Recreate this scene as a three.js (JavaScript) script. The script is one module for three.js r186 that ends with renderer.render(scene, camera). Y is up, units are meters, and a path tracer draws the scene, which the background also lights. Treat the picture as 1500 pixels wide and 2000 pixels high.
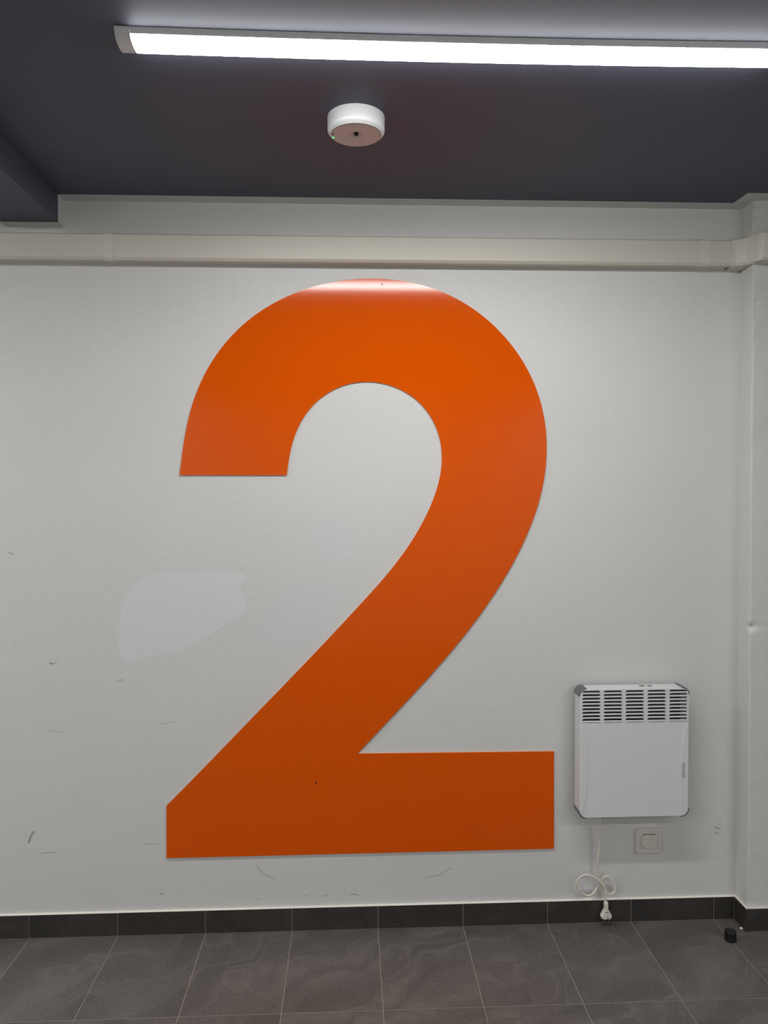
import * as THREE from 'three';
import { RoundedBoxGeometry } from 'three/addons/geometries/RoundedBoxGeometry.js';
import { mergeGeometries, mergeVertices, toCreasedNormals } from 'three/addons/utils/BufferGeometryUtils.js';
import { RectAreaLightUniformsLib } from 'three/addons/lights/RectAreaLightUniformsLib.js';
import { TextGeometry } from 'three/addons/geometries/TextGeometry.js';
import { TessellateModifier } from 'three/addons/modifiers/TessellateModifier.js';
import { FontLoader } from 'three/addons/loaders/FontLoader.js';

/* ------------------------------------------------ camera, exposure, lights */
const scene = new THREE.Scene();
scene.background = new THREE.Color(0x000000);
const FOCAL = 1500;                                        // pixels, for the 1500 x 2000 frame
const camera = new THREE.PerspectiveCamera(2 * Math.atan(1000 / FOCAL) * 180 / Math.PI, 0.75, 0.05, 40);
camera.position.set(1.1111, 1.5277, 2.6621);
camera.rotation.set(-0.024765, -0.043133, -0.003316, 'YXZ');
camera.updateMatrixWorld(true);

const renderer = new THREE.WebGLRenderer({ antialias: true });
renderer.toneMapping = THREE.LinearToneMapping;
renderer.toneMappingExposure = 0.98;
renderer.shadowMap.enabled = true;
RectAreaLightUniformsLib.init();

const LAMP_COLOR = new THREE.Color().setRGB(1.0, 1.0, 0.99);
const LAMP_LIGHT = 40;                                     // radiance of the area light just below each diffuser
const LAMP_GLOW = 34;                                      // glow of the diffuser itself

/* ------------------------------------------------ helpers */
const ray = (u, v) => new THREE.Vector3((u - 750) / FOCAL, (1000 - v) / FOCAL, -1).applyQuaternion(camera.quaternion);
const hit = (u, v, axis, value) => {                       // photo pixel -> point on an axis-aligned plane
  const d = ray(u, v), o = camera.position;
  return o.clone().addScaledVector(d, (value - o[axis]) / d[axis]);
};
const onZ = (u, v, z = 0) => hit(u, v, 'z', z);
const onY = (u, v, y) => hit(u, v, 'y', y);
let seed = 7;
const rnd = () => { seed = (seed * 1664525 + 1013904223) >>> 0; return seed / 4294967296; };
const used = {};
const numbered = n => { used[n] = (used[n] ?? -1) + 1; return used[n] ? `${n}_${String(used[n]).padStart(3, '0')}` : n; };
const origin = new Map();
const shadow = o => { o.castShadow = true; o.receiveShadow = true; return o; };
function thing(name, label, category, at, group) {         // a Group at the thing's base
  const g = new THREE.Group(); g.name = numbered(name); g.position.copy(at); scene.add(g);
  g.userData = { label, category }; if (group) g.userData.group = group;
  origin.set(g, at.clone()); return g;
}
function part(parent, name, geometry, material, label) {   // geometry in world coordinates
  const o = origin.get(parent); geometry = geometry.clone(); geometry.translate(-o.x, -o.y, -o.z);
  const m = shadow(new THREE.Mesh(geometry, material)); m.name = name; parent.add(m); origin.set(m, o);
  if (label) m.userData.label = label;
  return m;
}
function structure(name, geometry, material, label, category) {
  const m = shadow(new THREE.Mesh(geometry, material)); m.name = name; scene.add(m); origin.set(m, new THREE.Vector3());
  m.userData = { kind: 'structure', label, category }; return m;
}
const box = (x0, x1, y0, y1, z0, z1) => new THREE.BoxGeometry(x1 - x0, y1 - y0, z1 - z0).translate((x0 + x1) / 2, (y0 + y1) / 2, (z0 + z1) / 2);
const rbox = (x0, x1, y0, y1, z0, z1, r = 0.002, s = 2) => new RoundedBoxGeometry(x1 - x0, y1 - y0, z1 - z0, s, r).translate((x0 + x1) / 2, (y0 + y1) / 2, (z0 + z1) / 2);
const shapeOf = pts => new THREE.Shape(pts.map(p => new THREE.Vector2(p.x ?? p[0], p.y ?? p[1])));
const extrude = (shape, depth, o = {}) => new THREE.ExtrudeGeometry(shape, { depth, bevelEnabled: false, curveSegments: 8, ...o });
function roundRect(x0, x1, y0, y1, r, s = new THREE.Shape()) {
  s.moveTo(x0 + r, y0); s.lineTo(x1 - r, y0); s.absarc(x1 - r, y0 + r, r, -Math.PI / 2, 0); s.lineTo(x1, y1 - r); s.absarc(x1 - r, y1 - r, r, 0, Math.PI / 2);
  s.lineTo(x0 + r, y1); s.absarc(x0 + r, y1 - r, r, Math.PI / 2, Math.PI); s.lineTo(x0, y0 + r); s.absarc(x0 + r, y0 + r, r, Math.PI, Math.PI * 1.5);
  return s;
}
// a closed (z, y) profile drawn along x
function alongX(profile, x0, x1, steps = 1) {
  const g = extrude(shapeOf(profile.map(([z, y]) => [-z, y])), x1 - x0, { steps });
  return toCreasedNormals(g.rotateY(Math.PI / 2).translate(x0, 0, 0), 0.6);   // (-z, y, depth) -> (x, y, z)
}
const srgb = (r, g, b) => new THREE.Color().setRGB(r / 255, g / 255, b / 255, THREE.SRGBColorSpace);
const std = (color, roughness = 0.6, more = {}) => new THREE.MeshStandardMaterial({ color, roughness, metalness: 0, ...more });

/* value noise, for the computed textures */
function noise2(n, s) {
  const g = new Float32Array(n * n); let q = s;
  for (let i = 0; i < n * n; i++) { q = (q * 1664525 + 1013904223) >>> 0; g[i] = q / 4294967296; }
  return (x, y) => {
    const xi = Math.floor(x), yi = Math.floor(y), fx = x - xi, fy = y - yi, u = fx * fx * (3 - 2 * fx), v = fy * fy * (3 - 2 * fy);
    const at = (a, b) => g[(((b % n) + n) % n) * n + (((a % n) + n) % n)];
    return (at(xi, yi) * (1 - u) + at(xi + 1, yi) * u) * (1 - v) + (at(xi, yi + 1) * (1 - u) + at(xi + 1, yi + 1) * u) * v;
  };
}
function dataTexture(w, h, fn, colour) {
  const d = new Uint8Array(w * h * 4);
  for (let j = 0; j < h; j++) for (let i = 0; i < w; i++) { const c = fn(i / w, j / h); for (let k = 0; k < 3; k++) d[(j * w + i) * 4 + k] = Math.max(0, Math.min(255, c[k])); d[(j * w + i) * 4 + 3] = 255; }
  const t = new THREE.DataTexture(d, w, h); t.wrapS = t.wrapT = THREE.RepeatWrapping; t.magFilter = THREE.LinearFilter; t.minFilter = THREE.LinearMipmapLinearFilter; t.generateMipmaps = true;
  if (colour) t.colorSpace = THREE.SRGBColorSpace;
  t.needsUpdate = true; return t;
}
const nA = noise2(64, 11), nB = noise2(128, 23), nC = noise2(256, 37);

/* ------------------------------------------------ dimensions of the room */
const CEIL = 2.5186, LEFT = -2.5, RIGHT = 4.7, FRONT = 5.0;
const PX = 2.4834;                                          // left face of the pilaster
const PZ = 0.082;                                           // how far it stands out
const SKIRT = 0.0815, TILE = 0.30, JOINT_Z = 0.431;

/* ------------------------------------------------ materials */
// painted plaster of the back wall: base paint, filler patches and scuffs at their places
const WALL_W = RIGHT - LEFT, TW = 2048, TH = 1024;
const wallCanvas = document.createElement('canvas'); wallCanvas.width = TW; wallCanvas.height = TH;
{
  const c = wallCanvas.getContext('2d');
  const P = (u, v) => { const p = onZ(u, v, 0); return [(p.x - LEFT) / WALL_W * TW, (1 - p.y / CEIL) * TH]; };
  c.fillStyle = 'rgb(217,217,215)'; c.fillRect(0, 0, TW, TH);
  for (let i = 0; i < 260; i++) {                           // uneven roller coats
    const x = rnd() * TW, y = rnd() * TH, r = 20 + rnd() * 90, k = rnd() < 0.5 ? '222,221,214' : '205,204,203';
    const g = c.createRadialGradient(x, y, 0, x, y, r); g.addColorStop(0, `rgba(${k},0.16)`); g.addColorStop(1, `rgba(${k},0)`);
    c.fillStyle = g; c.fillRect(x - r, y - r, 2 * r, 2 * r);
  }
  const blob = (pts, fill) => { c.beginPath(); pts.forEach(([u, v], i) => { const [x, y] = P(u, v); i ? c.lineTo(x, y) : c.moveTo(x, y); }); c.closePath(); c.fillStyle = fill; c.fill(); };
  const rough = (pts, fill, n, jit) => { for (let k = 0; k < n; k++) { const dx = (rnd() - 0.5) * jit, dy = (rnd() - 0.5) * jit; blob(pts.map(([u, v]) => [u + dx + (rnd() - 0.5) * jit, v + dy + (rnd() - 0.5) * jit]), fill); } };
  const big = [[236, 1285], [233, 1262], [233, 1219], [238, 1190], [245, 1167], [258, 1147], [275, 1133], [303, 1122], [331, 1116], [362, 1118], [394, 1118], [420, 1117], [446, 1120], [465, 1121], [479, 1126], [478, 1136], [468, 1147], [476, 1165], [484, 1188], [474, 1203], [452, 1215], [431, 1226], [410, 1240], [387, 1252], [366, 1264], [342, 1275], [318, 1280], [293, 1282], [270, 1288], [252, 1292]];
  rough(big, 'rgba(221,222,229,0.13)', 6, 5);
  rough([[300, 1170], [360, 1150], [400, 1165], [395, 1205], [340, 1240], [300, 1225]], 'rgba(206,207,211,0.05)', 6, 24);
  c.strokeStyle = 'rgba(232,233,238,0.5)'; c.lineWidth = 1.4; c.beginPath(); [[420, 1117], [446, 1119], [468, 1121], [479, 1127]].forEach(([u, v], i) => { const [x, y] = P(u, v); i ? c.lineTo(x, y) : c.moveTo(x, y); }); c.stroke();
  rough([[616, 1045], [632, 1020], [655, 1014], [680, 1035], [692, 1062], [682, 1085], [656, 1097], [634, 1083], [618, 1064]], 'rgba(216,217,226,0.14)', 5, 10);
  rough([[552, 1170], [590, 1146], [630, 1142], [664, 1160], [660, 1200], [640, 1232], [600, 1256], [540, 1264], [508, 1240], [528, 1200]], 'rgba(216,217,222,0.07)', 7, 18);
  rough([[975, 1235], [1010, 1225], [1030, 1240], [1040, 1270], [1000, 1280], [980, 1262]], 'rgba(218,219,226,0.06)', 6, 14);
  rough([[330, 1716], [430, 1706], [440, 1738], [350, 1752]], 'rgba(222,222,220,0.08)', 4, 10);
  rough([[1000, 1700], [1060, 1690], [1080, 1720], [1010, 1735]], 'rgba(222,222,218,0.06)', 4, 10);
  const line = (pts, w, col) => { c.strokeStyle = col; c.lineWidth = w; c.lineCap = 'round'; c.beginPath(); pts.forEach(([u, v], i) => { const [x, y] = P(u, v); i ? c.lineTo(x, y) : c.moveTo(x, y); }); c.stroke(); };
  line([[66, 1624], [60, 1634], [56, 1646]], 1.6, 'rgba(120,118,112,0.75)');
  line([[17, 1079], [26, 1083]], 1.3, 'rgba(130,128,120,0.6)');
  line([[99, 1296], [101, 1296]], 1.9, 'rgba(95,92,88,0.85)'); line([[102, 1296], [110, 1295]], 1.0, 'rgba(120,118,112,0.6)');
  line([[228, 1331], [242, 1327]], 1.2, 'rgba(150,147,140,0.6)');
  line([[80, 1667], [95, 1665], [110, 1666]], 1.1, 'rgba(150,147,140,0.6)');
  line([[280, 1649], [310, 1648]], 0.9, 'rgba(150,147,140,0.6)');
  line([[96, 1426], [110, 1429], [122, 1430]], 1.0, 'rgba(160,157,150,0.6)');
  line([[310, 1415], [345, 1409]], 1.0, 'rgba(160,157,150,0.55)'); line([[240, 1420], [300, 1455]], 0.8, 'rgba(180,177,170,0.4)');
  line([[503, 1692], [512, 1706], [534, 1716]], 1.2, 'rgba(155,152,146,0.6)'); line([[831, 1714], [858, 1709], [880, 1695]], 1.3, 'rgba(160,157,148,0.65)');
  line([[315, 1746], [317, 1745]], 1.8, 'rgba(120,116,110,0.8)'); line([[686, 1748], [692, 1746], [700, 1749]], 1.2, 'rgba(145,142,136,0.7)');
  line([[498, 1756], [510, 1755]], 1.1, 'rgba(150,147,140,0.6)'); line([[590, 1750], [598, 1749]], 1.0, 'rgba(150,147,140,0.6)'); line([[628, 1750], [640, 1749]], 1.0, 'rgba(150,147,140,0.6)');
  line([[1396, 1615], [1406, 1619]], 1.5, 'rgba(120,112,106,0.75)'); line([[1396, 1625], [1403, 1629]], 1.4, 'rgba(120,112,106,0.7)'); line([[1402, 1610], [1408, 1609]], 1.0, 'rgba(135,128,120,0.6)');
  for (let i = 0; i < 45; i++) { const u = 20 + rnd() * 1380, v = 1380 + rnd() * 370, l = 6 + rnd() * 24, a = (rnd() - 0.5) * 1.1; line([[u, v], [u + l * Math.cos(a) * 0.5, v + l * Math.sin(a) * 0.4], [u + l * Math.cos(a), v + l * Math.sin(a)]], 0.8, `rgba(165,162,155,${0.12 + rnd() * 0.2})`); }
}
const wallMap = new THREE.CanvasTexture(wallCanvas); wallMap.colorSpace = THREE.SRGBColorSpace; wallMap.anisotropy = 8;
const plasterBump = dataTexture(512, 512, (x, y) => { const v = 110 + 60 * nC(x * 256, y * 256) + 40 * nB(x * 128, y * 128) + 45 * nA(x * 64, y * 64); return [v, v, v]; });
const wallBump = plasterBump.clone(); wallBump.repeat.set(WALL_W / 0.6, CEIL / 0.6); wallBump.needsUpdate = true;
const M = {
  backWall: std(0xffffff, 0.55, { map: wallMap, bumpMap: wallBump, bumpScale: 0.0007 }),
  wall: std(srgb(217, 217, 215), 0.6),
  pilaster: std(srgb(214, 214, 210), 0.6, { bumpMap: plasterBump, bumpScale: 0.001 }),
  ceiling: std(srgb(78, 82, 97), 0.6),
  trunking: std(srgb(216, 210, 198), 0.42),
  trunkingCover: std(srgb(221, 216, 205), 0.4),
  lampHousing: std(srgb(240, 241, 242), 0.4),
  diffuser: std(0xffffff, 0.5, { emissive: LAMP_COLOR, emissiveIntensity: LAMP_GLOW }),
  whitePlastic: std(srgb(220, 221, 223), 0.35),
  unitFace: std(srgb(214, 208, 206), 0.4),
  blackPlastic: std(srgb(14, 14, 15), 0.45),
  orange: new THREE.MeshPhysicalMaterial({ color: srgb(227, 88, 1), roughness: 0.085, metalness: 0, ior: 1.5, specularIntensity: 0.6 }),
  orangeEdge: std(srgb(236, 150, 96), 0.6),
  heaterWhite: std(srgb(224, 226, 226), 0.4),
  heaterCap: std(srgb(108, 108, 114), 0.5),
  heaterSteel: std(srgb(112, 113, 115), 0.6),
  heaterPrint: std(srgb(120, 120, 120), 0.6),
  cord: std(srgb(224, 220, 206), 0.45),
  plug: std(srgb(226, 222, 212), 0.45),
  metal: std(srgb(170, 170, 172), 0.3, { metalness: 1 }),
  socket: std(srgb(220, 216, 208), 0.4),
  grout: std(srgb(150, 142, 133), 0.9),
  caulk: std(srgb(232, 228, 216), 0.6),
  crumb: std(srgb(236, 236, 236), 0.6),
};
// dark stone-look porcelain: fine speckle and slanting veins
const stone = dataTexture(1024, 1024, (x, y) => {
  const w = 1.6 * nA(x * 6, y * 6) + 0.7 * nB(x * 14, y * 14);
  const vein = nB(x * 10 + y * 14 + w * 2.2, y * 3 + w), v2 = Math.pow(1 - Math.abs(2 * nA(x * 7 + y * 9 + w * 1.8, x * 2 + w) - 1), 5);
  const sp = nC(x * 256, y * 256) - 0.5, sp2 = rnd() - 0.5;
  const l = 91 + 12 * (vein - 0.5) + 13 * v2 + 18 * sp + 16 * sp2;
  return [l * 1.03, l * 0.985, l * 0.945];
}, true);
const stoneBump = dataTexture(256, 256, (x, y) => { const v = 128 + 70 * (nC(x * 256, y * 256) - 0.5) + 90 * (nB(x * 64, y * 64) - 0.5); return [v, v, v]; });
M.skirting = std(srgb(148, 145, 142), 0.6, { map: stone, bumpMap: stoneBump, bumpScale: 0.0003 });   // floor stone tinted down; shade on the upright face put into the colour
M.tile = std(0xffffff, 0.5, { map: stone, bumpMap: stoneBump, bumpScale: 0.0003 });

/* ------------------------------------------------ room shell */
structure('wall_back', box(LEFT, RIGHT, 0, CEIL, -0.15, 0), M.backWall, 'white painted wall with patched plaster behind the orange numeral', 'wall');
structure('wall_left', box(LEFT - 0.15, LEFT, 0, CEIL, -0.15, FRONT + 0.15), M.wall, 'plain white side wall beyond the ceiling beam', 'wall');
structure('wall_right', box(RIGHT, RIGHT + 0.15, 0, CEIL, -0.15, FRONT + 0.15), M.wall, 'plain white side wall beyond the pilaster', 'wall');
structure('wall_front', box(LEFT, RIGHT, 0, CEIL, FRONT, FRONT + 0.15), M.wall, 'plain white wall facing the orange numeral', 'wall');
structure('ceiling', box(LEFT - 0.15, RIGHT + 0.15, CEIL, CEIL + 0.15, -0.15, FRONT + 0.15), M.ceiling, 'dark grey painted ceiling', 'ceiling');

// floor: joint bed with every tile laid on it
const floor = structure('floor', box(LEFT - 0.15, RIGHT + 0.15, -0.12, -0.0012, -0.15, FRONT + 0.15), M.grout, 'dark grey stone tiled floor with pale joints', 'floor');
const tileVariants = {};
function tileGeometry(w, h, d, variant, key) {               // w along x, h up, d along z, centred; uv in metres with an offset per variant
  const k = `${key}:${w.toFixed(3)}:${d.toFixed(3)}:${variant}`;
  if (tileVariants[k]) return tileVariants[k];
  const g = new RoundedBoxGeometry(w, h, d, 1, 0.0007), p = g.attributes.position, nn = g.attributes.normal, uv = g.attributes.uv;
  for (let i = 0; i < p.count; i++) {
    const flat = Math.abs(nn.getY(i)) > 0.5, side = Math.abs(nn.getX(i)) > 0.5;
    const a = side && !flat ? p.getZ(i) : p.getX(i), b = flat ? p.getZ(i) : p.getY(i);
    uv.setXY(i, (a + variant * 0.37) / 0.9, (b + variant * 0.23) / 0.9);
  }
  return tileVariants[k] = g;
}
function tileAt(parent, x0, x1, y0, y1, z0, z1, variant, key) {
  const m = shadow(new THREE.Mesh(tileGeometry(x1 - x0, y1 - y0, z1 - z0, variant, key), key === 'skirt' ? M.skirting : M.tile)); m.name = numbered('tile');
  m.position.set((x0 + x1) / 2, (y0 + y1) / 2, (z0 + z1) / 2); parent.add(m); return m;
}
{
  const gap = 0.0016, rows = [0.0]; for (let z = JOINT_Z; z < FRONT; z += 0.6) rows.push(z); rows.push(FRONT);
  const cols = [LEFT]; for (let x = -2.4; x < RIGHT - 0.02; x += TILE) cols.push(+x.toFixed(4)); cols.push(RIGHT);
  for (let r = 0; r < rows.length - 1; r++) for (let c = 0; c < cols.length - 1; c++)
    tileAt(floor, cols[c] + gap, cols[c + 1] - gap, -0.008, 0, rows[r] + gap, rows[r + 1] - gap, (r * 5 + c * 3) % 7, 'floor');
}

// pilaster at the right: rough arris with chips
{
  const ny = 260, prof = [];                                 // cross-section from the back wall round the arris to the right
  for (let i = 0; i <= 10; i++) prof.push([PX, PZ * i / 10 * 0.93, i / 10]);
  for (let i = 1; i <= 4; i++) { const a = i / 4 * Math.PI / 2, r = PZ * 0.07; prof.push([PX + r - r * Math.cos(a), PZ - r + r * Math.sin(a), 1]); }
  for (let i = 1; i <= 14; i++) prof.push([PX + 0.006 + i * 0.012, PZ, Math.max(0, 1 - i / 7)]);
  prof.push([RIGHT, PZ, 0]);
  const chips = [[1468, 1226, 0.011, 0.013], [1478, 592, 0.008, 0.007], [1468, 396, 0.010, 0.010], [1476, 420, 0.005, 0.012], [1474, 640, 0.004, 0.02]].map(([u, v, r, d]) => { const p = onZ(u, v, PZ); return [p.y, r, d]; });
  const pos = [], uv = [], idx = [], n = prof.length;
  for (let j = 0; j <= ny; j++) for (let i = 0; i < n; i++) {
    const y = CEIL * j / ny, [x, z, e] = prof[i];
    let k = e * e * (0.0024 * (nA(y * 9 + 3, 5.3) - 0.5) * 2 + 0.0016 * (nB(y * 40, 9.1 + i * 0.2) - 0.5) * 2);
    if (i > 11 && y > 1.98) k += e * 0.005 * (nB(y * 30, i * 0.7) - 0.5);
    let dent = 0; for (const [cy, r, d] of chips) { const q = Math.abs(y - cy) / r; if (q < 1) dent += d * (1 - q * q) * Math.pow(e, 5); }
    pos.push(x + k * 0.7 + dent * 0.55, y, z - k - dent); uv.push((x + z) / 0.3, y / 0.3);
  }
  for (let j = 0; j < ny; j++) for (let i = 0; i < n - 1; i++) { const a = j * n + i, b = a + 1, c = a + n, d = c + 1; idx.push(a, b, d, a, d, c); }
  const g = new THREE.BufferGeometry(); g.setAttribute('position', new THREE.Float32BufferAttribute(pos, 3)); g.setAttribute('uv', new THREE.Float32BufferAttribute(uv, 2)); g.setIndex(idx); g.computeVertexNormals();
  structure('wall_pilaster', g, M.pilaster, 'white plastered pilaster with a chipped edge beside the heater', 'pillar');
}

// ceiling beam at the left, and the white paint carried over onto ceiling, beam and pilaster top
const beamX = onZ(125, 420).x, beamY = onZ(125, 444).y, beamX0 = onZ(12, 443).x;
structure('ceiling_beam', rbox(beamX0, beamX, beamY, CEIL + 0.01, 0, FRONT, 0.002), M.ceiling, 'dark grey boxed beam under the ceiling', 'beam');
{
  const a = onY(430, 383.5, CEIL).z, t = 0.0012, pl = onY(1433, 396, CEIL), pr = onY(1461, 377, CEIL);
  console.log('band depth', a, pl, pr, 'beam', beamX0, beamX, beamY);
  const poly = [[beamX, 0], [PX, 0], [PX, PZ], [RIGHT, PZ], [RIGHT, pr.z], [pr.x, pr.z], [pl.x, a], [beamX, a]];
  const g = extrude(shapeOf(poly.map(([x, z]) => [x, -z])), t).rotateX(-Math.PI / 2).translate(0, CEIL - t, 0);
  structure('trim_1', g, M.wall, 'band of white wall paint along the ceiling edge', 'trim');
  structure('trim_2', box(beamX, beamX + t, beamY, CEIL - t, 0, a), M.wall, 'strip of white wall paint up the beam side', 'trim');
  structure('trim_3', box(beamX0, beamX + t, beamY - t, beamY, 0, a * 0.9), M.wall, 'strip of white wall paint under the beam', 'trim');
  structure('trim_4', box(LEFT, beamX0, CEIL - t, CEIL, 0, a), M.wall, 'band of white wall paint beyond the beam', 'trim');
}

// tiled skirting: mortar bed, tiles, pale bead of caulk on top
{
  const th = 0.010, gap = 0.0014;
  const back = structure('baseboard_back', box(LEFT, PX, 0, SKIRT - 0.001, 0, th - 0.0022), M.grout, 'row of dark stone skirting tiles under the orange numeral', 'baseboard');
  const xs = [LEFT]; for (let x = -2.4; x < PX - th - 0.01; x += TILE) xs.push(+x.toFixed(4)); xs.push(PX - th);
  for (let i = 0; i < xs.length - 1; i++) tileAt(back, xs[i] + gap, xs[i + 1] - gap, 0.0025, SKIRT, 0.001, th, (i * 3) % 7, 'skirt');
  const right = structure('baseboard_right', mergeGeometries([box(PX - th + 0.0022, PX, 0, SKIRT - 0.001, th, PZ), box(PX, RIGHT, 0, SKIRT - 0.001, PZ, PZ + th - 0.0022)]), M.grout, 'dark stone skirting tiles round the pilaster foot', 'baseboard');
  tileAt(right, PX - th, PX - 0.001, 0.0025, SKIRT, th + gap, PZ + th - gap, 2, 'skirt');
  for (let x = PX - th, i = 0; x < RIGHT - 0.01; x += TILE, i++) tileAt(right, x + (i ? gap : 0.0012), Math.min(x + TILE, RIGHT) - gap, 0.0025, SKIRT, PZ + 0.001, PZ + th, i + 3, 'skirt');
  const bead = alongX([[0, SKIRT], [th - 0.001, SKIRT], [th - 0.003, SKIRT + 0.0009], [0.0015, SKIRT + 0.002], [0, SKIRT + 0.003]], LEFT, PX);
  structure('trim_5', bead, M.caulk, 'pale caulk line along the top of the skirting', 'trim');
  const b2 = box(PX - th + 0.001, PX, SKIRT, SKIRT + 0.0012, th, PZ + th - 0.001), b3 = box(PX, RIGHT, SKIRT, SKIRT + 0.0012, PZ, PZ + th - 0.001);
  structure('trim_6', mergeGeometries([b2, b3]), M.caulk, 'pale caulk line round the pilaster skirting', 'trim');
}

/* ------------------------------------------------ slim linear ceiling lights */
const lampNear = onY(222, 50, CEIL), lampFar = onY(243.5, 92, CEIL), lampR = onY(1500, 85, CEIL);
console.log('lamp', lampNear, lampFar, lampR);
const LAMP_LEN = 1.5, LAMP_W = 0.078, LAMP_H = 0.0235;
function ceilingLight(label, x0, zNear, turn, group) {
  const at = new THREE.Vector3(x0, CEIL, zNear - LAMP_W / 2);
  const g = thing('ceiling_light', label, 'light', at, group);
  const W = LAMP_W, L = LAMP_LEN;
  const bow = geo => { const p = geo.attributes.position; for (let i = 0; i < p.count; i++) { const t = p.getX(i) / L; p.setZ(i, p.getZ(i) - 0.008 * 4 * t * (1 - t)); } return geo; };   // the long slim body is not quite straight
  const put = (geo, name, m, lab) => { bow(geo); const q = shadow(new THREE.Mesh(geo, m)); q.name = name; g.add(q); if (lab) q.userData.label = lab; return q; };
  // local: x along the lamp from its left end, y 0 at the ceiling, z across
  const hp = [[-W / 2, 0], [W / 2, 0], [W / 2 - 0.001, -0.005], [W / 2 - 0.006, -0.0115], [-W / 2 + 0.006, -0.0115], [-W / 2 + 0.001, -0.005]];
  put(alongX(hp, 0.026, L - 0.026, 30), 'housing', M.lampHousing);
  const dp = []; const hw = W / 2 - 0.0075; for (let i = 0; i <= 16; i++) { const a = Math.PI * i / 16; dp.push([hw * Math.cos(a), -0.0116 - (LAMP_H - 0.0116) * Math.pow(Math.sin(a), 0.6)]); }
  put(alongX(dp, 0.030, L - 0.030, 30), 'diffuser', M.diffuser, 'glowing milky diffuser');
  for (const s of [0, 1]) {
    const cp = [[-W / 2, 0], [W / 2, 0], [W / 2 - 0.0005, -0.006]]; for (let i = 0; i <= 10; i++) { const a = Math.PI * i / 10; cp.push([(W / 2 - 0.005) * Math.cos(a), -0.012 - (LAMP_H - 0.0105) * Math.sin(a)]); } cp.push([-W / 2 + 0.0005, -0.006]);
    put(alongX(cp, s ? L - 0.032 : 0, s ? L : 0.032), 'end_cap', M.lampHousing, 'light grey plastic end cap');
  }
  const light = new THREE.RectAreaLight(LAMP_COLOR, LAMP_LIGHT, L - 0.07, 0.058);
  light.position.set(L / 2, -LAMP_H - 0.002, 0); light.rotation.set(-Math.PI / 2, 0, 0); light.name = 'lamp_light'; g.add(light);
  g.rotation.y = turn;
  return g;
}
const lampTurn = 0.003;
ceilingLight('long slim glowing ceiling light above the round white ceiling unit', lampNear.x, lampNear.z, lampTurn, 'slim linear ceiling lights');
ceilingLight('long slim ceiling light beyond the ceiling beam', -2.1, lampNear.z, 0, 'slim linear ceiling lights');
ceilingLight('unseen slim light added as fill above the middle of the plain left wall', -1.95, 2.95, 0, 'slim linear ceiling lights');  // from here on: four fill lamps added behind the camera, out of view
ceilingLight('unseen slim light added as fill above the middle of the plain right wall', 2.62, 2.95, 0, 'slim linear ceiling lights');
ceilingLight('unseen slim light added as fill in the corner of left and front walls', -1.95, 4.4, 0, 'slim linear ceiling lights');  // second added pair for fill, set where the numeral does not mirror it
ceilingLight('unseen slim light added as fill in the corner of right and front walls', 2.98, 4.4, 0, 'slim linear ceiling lights');

/* ------------------------------------------------ round white unit on the ceiling */
{
  const c = onY(695.5, 229, CEIL), R = 0.0755, Hh = 0.047;
  console.log('unit', c);
  const g = thing('emergency_light', 'round white ceiling unit with a small central lens and green indicator', 'emergency light', c);
  const lathe = pts => new THREE.LatheGeometry(pts.map(([r, y]) => new THREE.Vector2(r, y)), 72);
  const put = (geo, name, m, lab, parent = g) => { const q = shadow(new THREE.Mesh(geo, m)); q.name = name; parent.add(q); if (lab) q.userData.label = lab; return q; };
  put(lathe([[0, -0.012], [R * 0.9, -0.012], [R * 0.95, 0], [R - 0.002, 0], [R, -0.0015], [R, -0.032], [R - 0.0008, -0.0335], [R - 0.0008, -0.0345], [R - 0.0002, -0.036], [R - 0.001, -0.039], [R - 0.004, -0.0425], [R - 0.0085, -Hh + 0.001], [R - 0.0095, -Hh], [R - 0.0105, -Hh + 0.001], [R - 0.011, -Hh + 0.003], [0.03, -Hh + 0.003], [0.028, -Hh + 0.014], [0, -Hh + 0.014]].reverse()), 'body', M.whitePlastic);
  const face = put(lathe([[0, -Hh + 0.006], [0.0065, -Hh + 0.006], [0.012, -Hh + 0.0045], [0.019, -Hh + 0.0016], [0.0215, -Hh], [R - 0.0115, -Hh], [R - 0.0113, -Hh + 0.002], [0, -Hh + 0.0115]]), 'face_plate', M.unitFace, 'flat pinkish white lower face with a dished centre');
  const eye = new THREE.SphereGeometry(0.0062, 20, 12).scale(1, 0.8, 1); eye.translate(0, -Hh + 0.003, 0); put(eye, 'lens', M.blackPlastic, 'small dark lens', face);
  const spot = (u, v) => { const p = onY(u, v, CEIL - Hh); return [p.x - c.x, p.z - c.z]; };
  const [lx, lz] = spot(651, 268.5), [dx, dz] = spot(650.5, 261.5);
  put(new THREE.SphereGeometry(0.0028, 12, 8).translate(lx, -Hh + 0.0005, lz), 'indicator_led', std(srgb(120, 230, 160), 0.4, { emissive: srgb(90, 255, 150), emissiveIntensity: 1.6 }), 'glowing green indicator');
  put(new THREE.CylinderGeometry(0.0026, 0.0026, 0.0016, 12).translate(dx, -Hh, dz), 'test_button', M.blackPlastic, 'small dark button');
}

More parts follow.
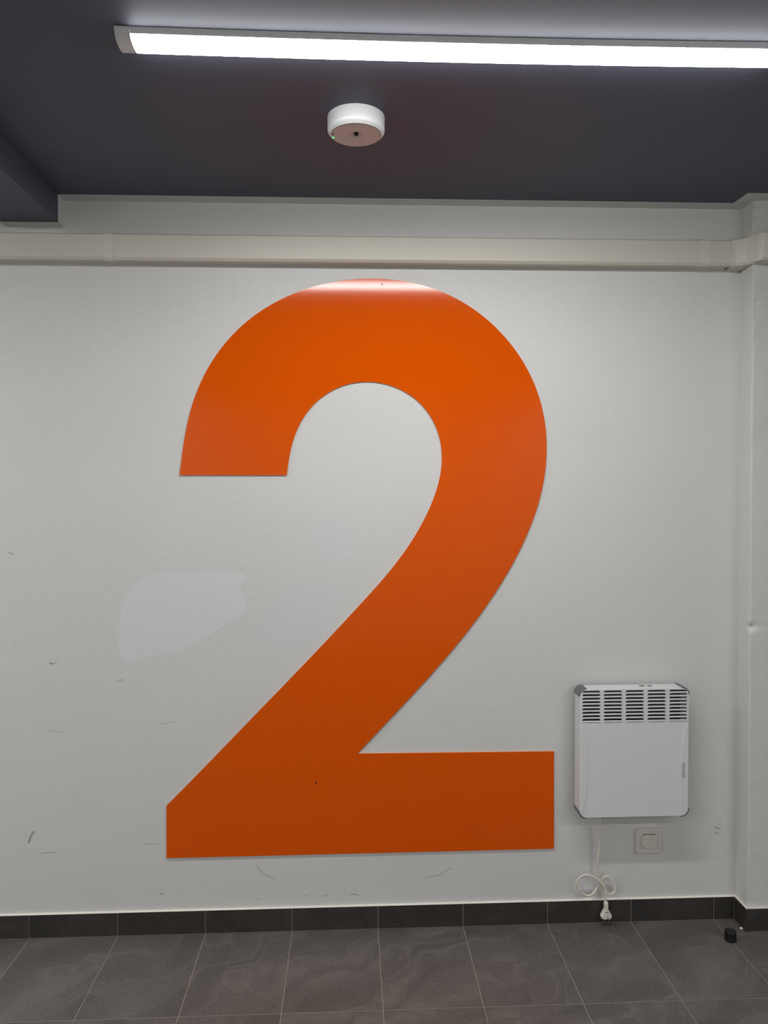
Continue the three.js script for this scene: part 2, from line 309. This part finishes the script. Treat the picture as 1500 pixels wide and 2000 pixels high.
/* ------------------------------------------------ cable trunking */
{
  const T = 0.05, yTop = onZ(750, 461.5, T).y, yFront = onZ(750, 507, T).y, yBase = onZ(750, 522, 0).y;
  console.log('trunk', yTop, yFront, yBase);
  const profile = (grow = 0) => {                            // outline in (out from wall, y)
    const t = T + grow, a = yTop + grow, b = yFront - grow, c = yBase - grow;
    return [[0, c], [0.006, c], [0.008, c + 0.0045], [t - 0.008, b - 0.0085], [t - 0.003, b - 0.004], [t, b], [t, a - 0.004], [t - 0.004, a], [0.008, a + 0.012], [0, a + 0.014]];
  };
  const xJ1 = [onZ(203, 480, T).x, onZ(220, 480, T).x], xJ2 = [onZ(1366, 490, T).x, onZ(1385, 490, T).x], xC = onZ(1428, 490, T).x;
  const g = thing('cable_trunking', 'cream plastic cable trunking running along the wall above the orange numeral', 'trunking', new THREE.Vector3((LEFT + PX) / 2, yBase, 0));
  for (const [x0, x1] of [[LEFT, xJ1[0] + 0.004], [xJ1[1] - 0.004, xJ2[0] + 0.004], [xJ2[1] - 0.004, PX - 0.008]]) part(g, 'duct', alongX(profile(), x0, x1), M.trunking);
  for (const [x0, x1] of [xJ1, xJ2]) part(g, 'joint_cover', alongX(profile(0.0016), x0, x1), M.trunkingCover);
  // corner cover: sweeps from the back wall round onto the pilaster front
  const zP = PZ;
  const pos = [], idx = [], prof = profile(0.0022), n = prof.length;
  // outline positions of the front surface seen from above, blended from the photograph's corner piece
  const front = [[xC, T + 0.0022], [xC + 0.016, T + 0.003], [PX - 0.036, T + 0.012], [PX - 0.02, T + 0.028], [PX - 0.008, T + 0.05], [PX - 0.0015, zP + T - 0.012], [PX + 0.006, zP + T - 0.003], [PX + 0.016, zP + T], [PX + 0.06, zP + T], [RIGHT - 0.003, zP + T]];
  const wallLine = [[xC, 0], [xC + 0.016, 0], [PX - 0.016, 0], [PX - 0.007, 0.006], [PX - 0.005, 0.03], [PX - 0.005, zP - 0.004], [PX - 0.001, zP + 0.004], [PX + 0.012, zP + 0.005], [PX + 0.06, zP + 0.004], [RIGHT - 0.003, zP + 0.003]];
  const S = 40, cf = new THREE.CatmullRomCurve3(front.map(([x, z]) => new THREE.Vector3(x, 0, z)), false, 'centripetal'), cw = new THREE.CatmullRomCurve3(wallLine.map(([x, z]) => new THREE.Vector3(x, 0, z)), false, 'centripetal');
  for (let s = 0; s <= S; s++) {
    const f = cf.getPoint(s / S), w = cw.getPoint(s / S);
    for (const [d, y] of prof) { const k = d / (T + 0.0022); pos.push(w.x + (f.x - w.x) * k, y, w.z + (f.z - w.z) * k); }
  }
  for (let s = 0; s < S; s++) for (let i = 0; i < n; i++) { const a = s * n + i, b = s * n + (i + 1) % n, c = a + n, d = b + n; idx.push(a, d, b, a, c, d); }
  for (let i = 1; i < n - 1; i++) idx.push(0, i, i + 1);
  const cg = new THREE.BufferGeometry(); cg.setAttribute('position', new THREE.Float32BufferAttribute(pos, 3)); cg.setIndex(idx); cg.computeVertexNormals();
  part(g, 'corner_cover', toCreasedNormals(cg, 0.5), M.trunkingCover, 'moulded cover bending round the pilaster');
  g.position.z += 0.0012;
}

/* ------------------------------------------------ the big orange 2 */
{
  const Z0 = 0.0006, TH2 = 0.0048, zf = Z0 + TH2;
  const lean = y => -0.003 * Math.pow(Math.max(0, y - 1.6), 2);   // the top of the thin sheet is drawn back a millimetre towards the wall
  const outer = [[350.7, 928], [356, 877], [364.5, 821], [379.5, 768], [393.5, 736], [416.5, 696], [446.5, 656.5], [484, 621.5], [526, 593], [566.5, 573], [606.5, 558.7], [646.7, 548.5], [686.7, 542.8], [717, 541.2], [760, 542.9], [800, 547.5], [840, 557.5], [880, 573.4], [920, 596], [954.5, 622.3], [984.5, 651.5], [1011, 684], [1035, 723], [1053.5, 766], [1065, 808.5], [1070.3, 850], [1070.3, 885], [1068, 921], [1062.2, 953], [1053.3, 986], [1041.2, 1020], [1027, 1053.6], [1009.5, 1089], [991, 1122], [968, 1158.5], [943, 1194], [932, 1210], [904, 1246], [876, 1279.5], [836.8, 1324], [792, 1372], [736, 1431.7], [698, 1472]];
  const inner = [[325, 1574], [384, 1514.5], [468, 1427.5], [580, 1312], [667, 1220.5], [680, 1206], [721, 1162], [752.8, 1126.5], [783, 1089], [806, 1056.5], [828.5, 1017], [848, 975.5], [859, 944.5], [864.8, 918], [866.8, 885], [862.8, 856], [853, 826.5], [837.5, 800], [815.5, 776.5], [787, 758.4], [754.7, 746.3], [719, 741.3], [686.7, 744.2], [654.5, 754.5], [625.5, 772.8], [601.2, 796.8], [583, 824.5], [570.7, 856], [562.9, 893], [560, 928]];
  const smooth = px => {
    const pts = new THREE.CatmullRomCurve3(px.map(([u, v]) => { const p = onZ(u, v, zf); p.z = 0; return p; }), false, 'centripetal').getSpacedPoints(150);
    for (let k = 0; k < 30; k++) { const q = pts.map(p => p.clone()); for (let i = 1; i < pts.length - 1; i++) pts[i].lerpVectors(q[i - 1], q[i + 1], 0.5).lerp(q[i], 0.5); }
    return pts;
  };
  const corner = (u, v) => { const p = onZ(u, v, zf); p.z = 0; return p; };
  const pts = [...smooth(outer), corner(1082, 1467.5), corner(1082, 1657.5), corner(325.3, 1676), ...smooth(inner)];
  const b = new THREE.Box3().setFromPoints(pts); console.log('numeral', b.min, b.max);
  const g = extrude(shapeOf(pts), TH2).translate(0, 0, Z0), gp = g.attributes.position;
  for (let i = 0; i < gp.count; i++) if (gp.getZ(i) > Z0 + TH2 / 2) gp.setZ(i, gp.getZ(i) + lean(gp.getY(i)));
  const face = new TessellateModifier(0.09, 12).modify(new THREE.ShapeGeometry(shapeOf(pts)).toNonIndexed()), fp = face.attributes.position, fn = face.attributes.normal;
  for (let i = 0; i < fp.count; i++) { const y = fp.getY(i), n = new THREE.Vector3(0, 0.006 * Math.max(0, y - 1.6), 1).normalize(); fp.setZ(i, zf + lean(y) + 0.0004); fn.setXYZ(i, n.x, n.y, n.z); }
  const at = new THREE.Vector3((b.min.x + b.max.x) / 2, b.min.y, Z0);
  const t = thing('number_sign', 'giant orange numeral 2 mounted on the white wall', 'sign', at);
  part(t, 'backing_sheet', g, M.orangeEdge, 'thin pale orange cut edge');
  part(t, 'face', face, M.orange, 'glossy orange face');
  // dark screw head and a nick seen on the face
  for (const [u, v, r] of [[617, 1528.5, 0.0034], [746.5, 555.5, 0.0022]]) { const p = onZ(u, v, zf); part(t, 'screw_head', new THREE.CylinderGeometry(r, r * 1.1, 0.001, 14).rotateX(Math.PI / 2).translate(p.x, p.y, zf + lean(p.y) + 0.0008), std(srgb(120, 34, 10), 0.5), 'small dark red screw head'); }
}

/* ------------------------------------------------ convector heater */
{
  const zB = 0.026, zF = 0.081, zP = 0.084;
  const tl = onZ(1133.3, 1346, zP), tr = onZ(1348, 1344, zP), bl = onZ(1130.8, 1597.5, zP), br = onZ(1343.3, 1594.5, zP);
  const x0 = (tl.x + bl.x) / 2, x1 = (tr.x + br.x) / 2, y0 = (bl.y + br.y) / 2, y1 = (tl.y + tr.y) / 2, R = 0.024;
  console.log('heater', x0, x1, y0, y1, x1 - x0, y1 - y0, [tl, tr, bl, br].map(p => p.toArray().map(q => q.toFixed(3)).join()));
  const g = thing('convector_heater', 'white electric wall heater with louvred top hanging over the socket', 'heater', new THREE.Vector3((x0 + x1) / 2, y0, 0));
  // casing: white sides between grey corner caps
  const wth = 0.004;
  const side = [rbox(x0 + R, x1 - R, y1 - wth, y1, zB, zF, 0.001), rbox(x0 + R, x1 - R, y0, y0 + wth, zB, zF, 0.001), rbox(x0, x0 + wth, y0 + R, y1 - R, zB, zF, 0.001), rbox(x1 - wth, x1, y0 + R, y1 - R, zB, zF, 0.001)];
  part(g, 'casing', mergeGeometries(side.map(q => q.index ? q.toNonIndexed() : q)), M.heaterWhite);
  for (const [cx, cy, a0] of [[x0 + R, y1 - R, Math.PI / 2], [x1 - R, y1 - R, 0], [x1 - R, y0 + R, -Math.PI / 2], [x0 + R, y0 + R, Math.PI]]) {
    const s = new THREE.Shape(); s.absarc(cx, cy, R + 0.0032, a0 - 0.02, a0 + Math.PI / 2 + 0.02); s.absarc(cx, cy, R - 0.005, a0 + Math.PI / 2 + 0.02, a0 - 0.02, true);
    part(g, 'corner_cap', extrude(s, zF - zB + 0.0015, { curveSegments: 10, bevelEnabled: true, bevelSize: 0.0008, bevelThickness: 0.0008, bevelOffset: -0.0008, bevelSegments: 1 }).translate(0, 0, zB - 0.001), M.heaterCap, 'grey plastic corner cap');
  }
  // hollow inside: bare steel back plate and a ribbed heating bar low in the casing
  part(g, 'back_plate', box(x0 + 0.005, x1 - 0.005, y0 + 0.005, y1 - 0.005, zB - 0.0015, zB + 0.001), M.heaterSteel, 'bare steel back plate');
  part(g, 'heating_element', mergeGeometries([box(x0 + 0.04, x1 - 0.04, y0 + 0.10, y0 + 0.115, zB + 0.02, zB + 0.035), ...Array.from({ length: 24 }, (_, i) => box(x0 + 0.05 + i * 0.0118, x0 + 0.053 + i * 0.0118, y0 + 0.085, y0 + 0.13, zB + 0.012, zB + 0.043))]), M.heaterSteel);
  for (const x of [x0 + 0.06, x1 - 0.06]) part(g, 'wall_bracket', box(x - 0.015, x + 0.015, y0 + 0.08, y1 - 0.08, 0.0, zB), M.heaterCap);
  // front panel with 9 rows of 5 slots
  const fx = u => onZ(u, 1400, zP).x, fy = v => onZ(1240, v, zP).y;
  const panel = roundRect(x0 + 0.0015, x1 - 0.0015, y0 + 0.0015, y1 - 0.0015, R);
  const colL = [232, 441, 654, 868, 1080].map(q => fx(1090 + q / 5)), colR = [416, 628, 840, 1054, 1262].map(q => fx(1090 + q / 5));
  const yr = k => fy(1310 + (200 + k * 34.2) / 5), sh = 0.0034;
  const lips = [];
  for (let k = 0; k < 9; k++) for (let c = 0; c < 5; c++) {
    const a = colL[c], b = colR[c], y = yr(k), h = new THREE.Path();
    h.moveTo(a, y - sh); h.lineTo(a + 0.0035, y + sh * 0.4); h.quadraticCurveTo(a + 0.005, y + sh, a + 0.009, y + sh); h.lineTo(b - 0.009, y + sh); h.quadraticCurveTo(b - 0.005, y + sh, b - 0.0035, y + sh * 0.4); h.lineTo(b, y - sh); h.lineTo(a, y - sh);
    panel.holes.push(h); lips.push([a, b, y - sh]);
  }
  const fp = part(g, 'front_panel', extrude(panel, zP - zF, { curveSegments: 6 }).translate(0, 0, zF), M.heaterWhite);
  const lw = lips[0][1] - lips[0][0];
  for (const [a, b, y] of lips) part(fp, 'louver', alongX([[zP - 0.002, y], [zP + 0.0004, y + 0.0002], [zP + 0.003, y - 0.0012], [zP + 0.0034, y - 0.0020], [zP - 0.0002, y - 0.0046]], a + 0.0015, b - 0.0015), M.heaterWhite);
  // shallow curved side reliefs
  const relief = (arc, edge) => {
    const c = new THREE.CatmullRomCurve3(arc.map(([u, v]) => { const p = onZ(u, v, zP); p.z = 0; return p; })).getPoints(28);
    return extrude(shapeOf([...c, new THREE.Vector3(edge, c[28].y, 0), new THREE.Vector3(edge, c[0].y, 0)]), 0.0018, { bevelEnabled: true, bevelSize: 0.0014, bevelThickness: 0.001, bevelSegments: 2, bevelOffset: -0.0014 }).translate(0, 0, zP - 0.0006);
  };
  part(fp, 'side_relief', relief([[1138, 1420], [1143, 1438], [1147, 1464], [1148.5, 1500], [1147, 1535], [1143, 1565], [1138, 1590]], x0 + 0.0035), M.heaterWhite);
  part(fp, 'side_relief', relief([[1339, 1416], [1334, 1440], [1330, 1464], [1328, 1500], [1328.5, 1535], [1331, 1562], [1335, 1585]], x1 - 0.0035), M.heaterWhite);
  const font = await new FontLoader().loadAsync('fonts/droid/droid_sans_regular.typeface.json');
  const tg = new TextGeometry('atlantic', { font, size: 0.0125, depth: 0.0004, curveSegments: 3 }); tg.computeBoundingBox(); const tb = tg.boundingBox;
  tg.translate(-(tb.min.x + tb.max.x) / 2, -(tb.min.y + tb.max.y) / 2, 0); tg.scale(0.056 / (tb.max.x - tb.min.x), 0.056 / (tb.max.x - tb.min.x), 1); tg.rotateZ(Math.PI / 2);
  const tp = onZ(1334.3, 1504, zP + 0.0023); part(fp, 'lettering', tg.translate(tp.x, tp.y, zP + 0.0023), M.heaterPrint, 'grey lettering reading atlantic');
  // thermostat marks on top
  for (const [u, w] of [[1254, 0.009], [1269, 0.007]]) { const p = onY(u, 1339.8, y1); part(g, 'control', rbox(p.x - w, p.x + w, y1 - 0.001, y1 + 0.0012, p.z - 0.008, p.z + 0.006, 0.0005), M.heaterPrint, 'small grey control on the top'); }
  // power cord, hanging in two loops, with its plug
  const Z = (u, v, z) => onZ(u, v, z);
  const cordPts = [Z(1171.5, 1590, 0.05), Z(1171, 1602, 0.048), Z(1171.5, 1630, 0.042), Z(1170.5, 1655, 0.036), Z(1167.5, 1680, 0.03), Z(1166.6, 1698, 0.026), Z(1168.2, 1712, 0.024), Z(1172.5, 1726, 0.022), Z(1178, 1737.5, 0.023), Z(1185, 1744, 0.027), Z(1194, 1746.3, 0.026), Z(1200.6, 1741, 0.024), Z(1201.6, 1730, 0.022), Z(1197, 1718.5, 0.021), Z(1187, 1711.5, 0.02), Z(1177.5, 1715, 0.018), Z(1172, 1722, 0.016), Z(1167.8, 1730, 0.016), Z(1162.5, 1740.5, 0.019), Z(1155, 1747.3, 0.022), Z(1146.7, 1749.5, 0.025), Z(1136, 1744, 0.028), Z(1128, 1733, 0.030), Z(1127, 1721.5, 0.031), Z(1133.5, 1712.5, 0.031), Z(1145, 1708.8, 0.031), Z(1156, 1711, 0.031), Z(1166.5, 1717.5, 0.031), Z(1174.5, 1725, 0.031), Z(1180.5, 1734, 0.031), Z(1183, 1744, 0.032), Z(1183, 1753, 0.031), Z(1182.6, 1763, 0.030)];
  const cord = part(g, 'power_cord', new THREE.TubeGeometry(new THREE.CatmullRomCurve3(cordPts, false, 'centripetal'), 260, 0.0036, 10, false), M.cord, 'cream power cord hanging in a bow of two loops');
  const pt = Z(1182.6, 1761, 0.030), pb = Z(1184.3, 1794.5, 0.030), H = pt.y - pb.y, cx = (pt.x + pb.x) / 2;
  const half = [[0.0055, 0], [0.0068, 0.06], [0.0070, 0.22], [0.0072, 0.4], [0.0105, 0.5], [0.0145, 0.62], [0.0185, 0.74], [0.0198, 0.82], [0.0175, 0.92], [0.011, 1]];
  const sp = new THREE.Shape(); const top = pt.y;
  sp.moveTo(cx - half[0][0], top); sp.splineThru(half.slice(1).map(([w, t]) => new THREE.Vector2(cx - w, top - t * H))); sp.lineTo(cx + half.at(-1)[0], top - H); sp.splineThru(half.slice(0, -1).reverse().map(([w, t]) => new THREE.Vector2(cx + w, top - t * H)));
  const plug = part(cord, 'plug', extrude(sp, 0.006, { curveSegments: 24, bevelEnabled: true, bevelSize: 0.005, bevelThickness: 0.007, bevelOffset: -0.005, bevelSegments: 4 }).translate(0, 0, 0.027), M.plug, 'cream two pin plug');
  part(cord, 'plug_grip', rbox(cx - 0.007, cx + 0.006, top - H * 0.57, top - H * 0.5, 0.034, 0.0408, 0.001), std(srgb(150, 144, 130), 0.6), 'recessed grip');
  part(cord, 'plug_slot', rbox(cx + 0.0025, cx + 0.0045, top - H - 0.0005, top - H * 0.78, 0.034, 0.0412, 0.0006), M.blackPlastic);
  for (const s of [-0.008, 0.0095]) part(cord, 'plug_pin', new THREE.CylinderGeometry(0.0022, 0.0022, 0.011, 12).translate(cx + s, top - H - 0.004, 0.031), M.metal);
  console.log('plug bottom', top - H - 0.0095);
}

/* ------------------------------------------------ socket */
{
  const a = onZ(1241.5, 1668, 0.01), b = onZ(1292.5, 1618, 0.01), x0 = a.x, x1 = b.x, y0 = a.y, y1 = b.y;
  console.log('socket', x1 - x0, y1 - y0);
  const g = thing('wall_socket', 'cream square wall socket below the heater', 'socket', new THREE.Vector3((x0 + x1) / 2, y0, 0));
  const fs = roundRect(x0 + 0.0015, x1 - 0.0015, y0 + 0.0015, y1 - 0.0015, 0.009), i0 = onZ(1249.5, 1661, 0.011), i1 = onZ(1286.5, 1624.5, 0.011);
  const hole = roundRect(i0.x, i1.x, i0.y, i1.y, 0.004, new THREE.Path()); fs.holes.push(hole);
  part(g, 'frame', extrude(fs, 0.007, { bevelEnabled: true, bevelSize: 0.0025, bevelThickness: 0.0035, bevelSegments: 3, bevelOffset: -0.001 }), M.socket);
  const ins = roundRect(i0.x + 0.0012, i1.x - 0.0012, i0.y + 0.0012, i1.y - 0.0012, 0.0035);
  part(g, 'insert', extrude(ins, 0.0075, { bevelEnabled: true, bevelSize: 0.0006, bevelThickness: 0.0008, bevelSegments: 2, bevelOffset: -0.0006 }), M.socket);
  // hinged flap: straight above, bowed below
  const q = (u, v) => onZ(u, v, 0.012), f0 = q(1254, 1633), f1 = q(1283.5, 1633), fb = q(1268.5, 1659).y, fm = q(1254, 1651).y;
  const fl = new THREE.Shape(); fl.moveTo(f0.x, f0.y); fl.lineTo(f1.x, f1.y); fl.lineTo(f1.x, fm); fl.quadraticCurveTo((f0.x + f1.x) / 2, fb - (fm - fb), f0.x, fm); fl.lineTo(f0.x, f0.y);
  part(g, 'flap', extrude(fl, 0.004, { bevelEnabled: true, bevelSize: 0.0014, bevelThickness: 0.0014, bevelSegments: 2, bevelOffset: -0.0012, curveSegments: 14 }).translate(0, 0, 0.0082), M.socket, 'closed cream flap with a bowed lower edge');
  const s0 = q(1256, 1631.4), s1 = q(1281, 1629.4); part(g, 'hinge_slot', rbox(s0.x, s1.x, s0.y, s1.y, 0.0078, 0.0088, 0.0004), std(srgb(96, 86, 74), 0.7), 'narrow dark slot above the flap');
  for (const [u0, u1] of [[1258, 1264], [1275, 1280]]) { const p0 = q(u0, 1633.2), p1 = q(u1, 1631); part(g, 'hinge', rbox(p0.x, p1.x, p0.y, p1.y, 0.008, 0.0125, 0.0006), M.socket); }
}

/* ------------------------------------------------ small things on the floor */
{
  const c = onY(1431.5, 1842.5, 0); c.z -= 0.018; console.log('cap', c);
  const g = thing('rubber_cap', 'small black rubber cap standing on the tiles by the pilaster', 'cap', c);
  const pr = [[0, 0], [0.0165, 0], [0.0183, 0.0014], [0.019, 0.004], [0.0188, 0.028], [0.0178, 0.0335], [0.016, 0.0352], [0.0142, 0.0345], [0.013, 0.031], [0, 0.0295]];
  const b = shadow(new THREE.Mesh(new THREE.LatheGeometry(pr.map(([r, y]) => new THREE.Vector2(r, y)), 36), M.blackPlastic)); b.name = 'shell'; g.add(b);
  const t = shadow(new THREE.Mesh(new THREE.TorusGeometry(0.0188, 0.0009, 8, 36).rotateX(Math.PI / 2).translate(0, 0.009, 0), M.blackPlastic)); t.name = 'rim_ring'; g.add(t);
  const w = onY(1447.8, 1815, 0); const cr = new THREE.IcosahedronGeometry(0.0052, 1); const p = cr.attributes.position;
  for (let i = 0; i < p.count; i++) { const k = 0.8 + 0.35 * nC(p.getX(i) * 900 + 40, p.getZ(i) * 900 + p.getY(i) * 500 + 40); p.setXYZ(i, p.getX(i) * k * 1.2, Math.max(-0.0034, p.getY(i) * k * 0.8), p.getZ(i) * k); }
  cr.translate(0, 0.0034, 0); cr.computeVertexNormals();
  const m = shadow(new THREE.Mesh(cr, M.crumb)); m.name = 'plaster_crumb'; m.position.set(Math.min(w.x, PX - 0.0165), 0, w.z); m.userData = { label: 'tiny white plaster crumb at the foot of the pilaster skirting', category: 'crumb' }; scene.add(m);
}

renderer.render(scene, camera);
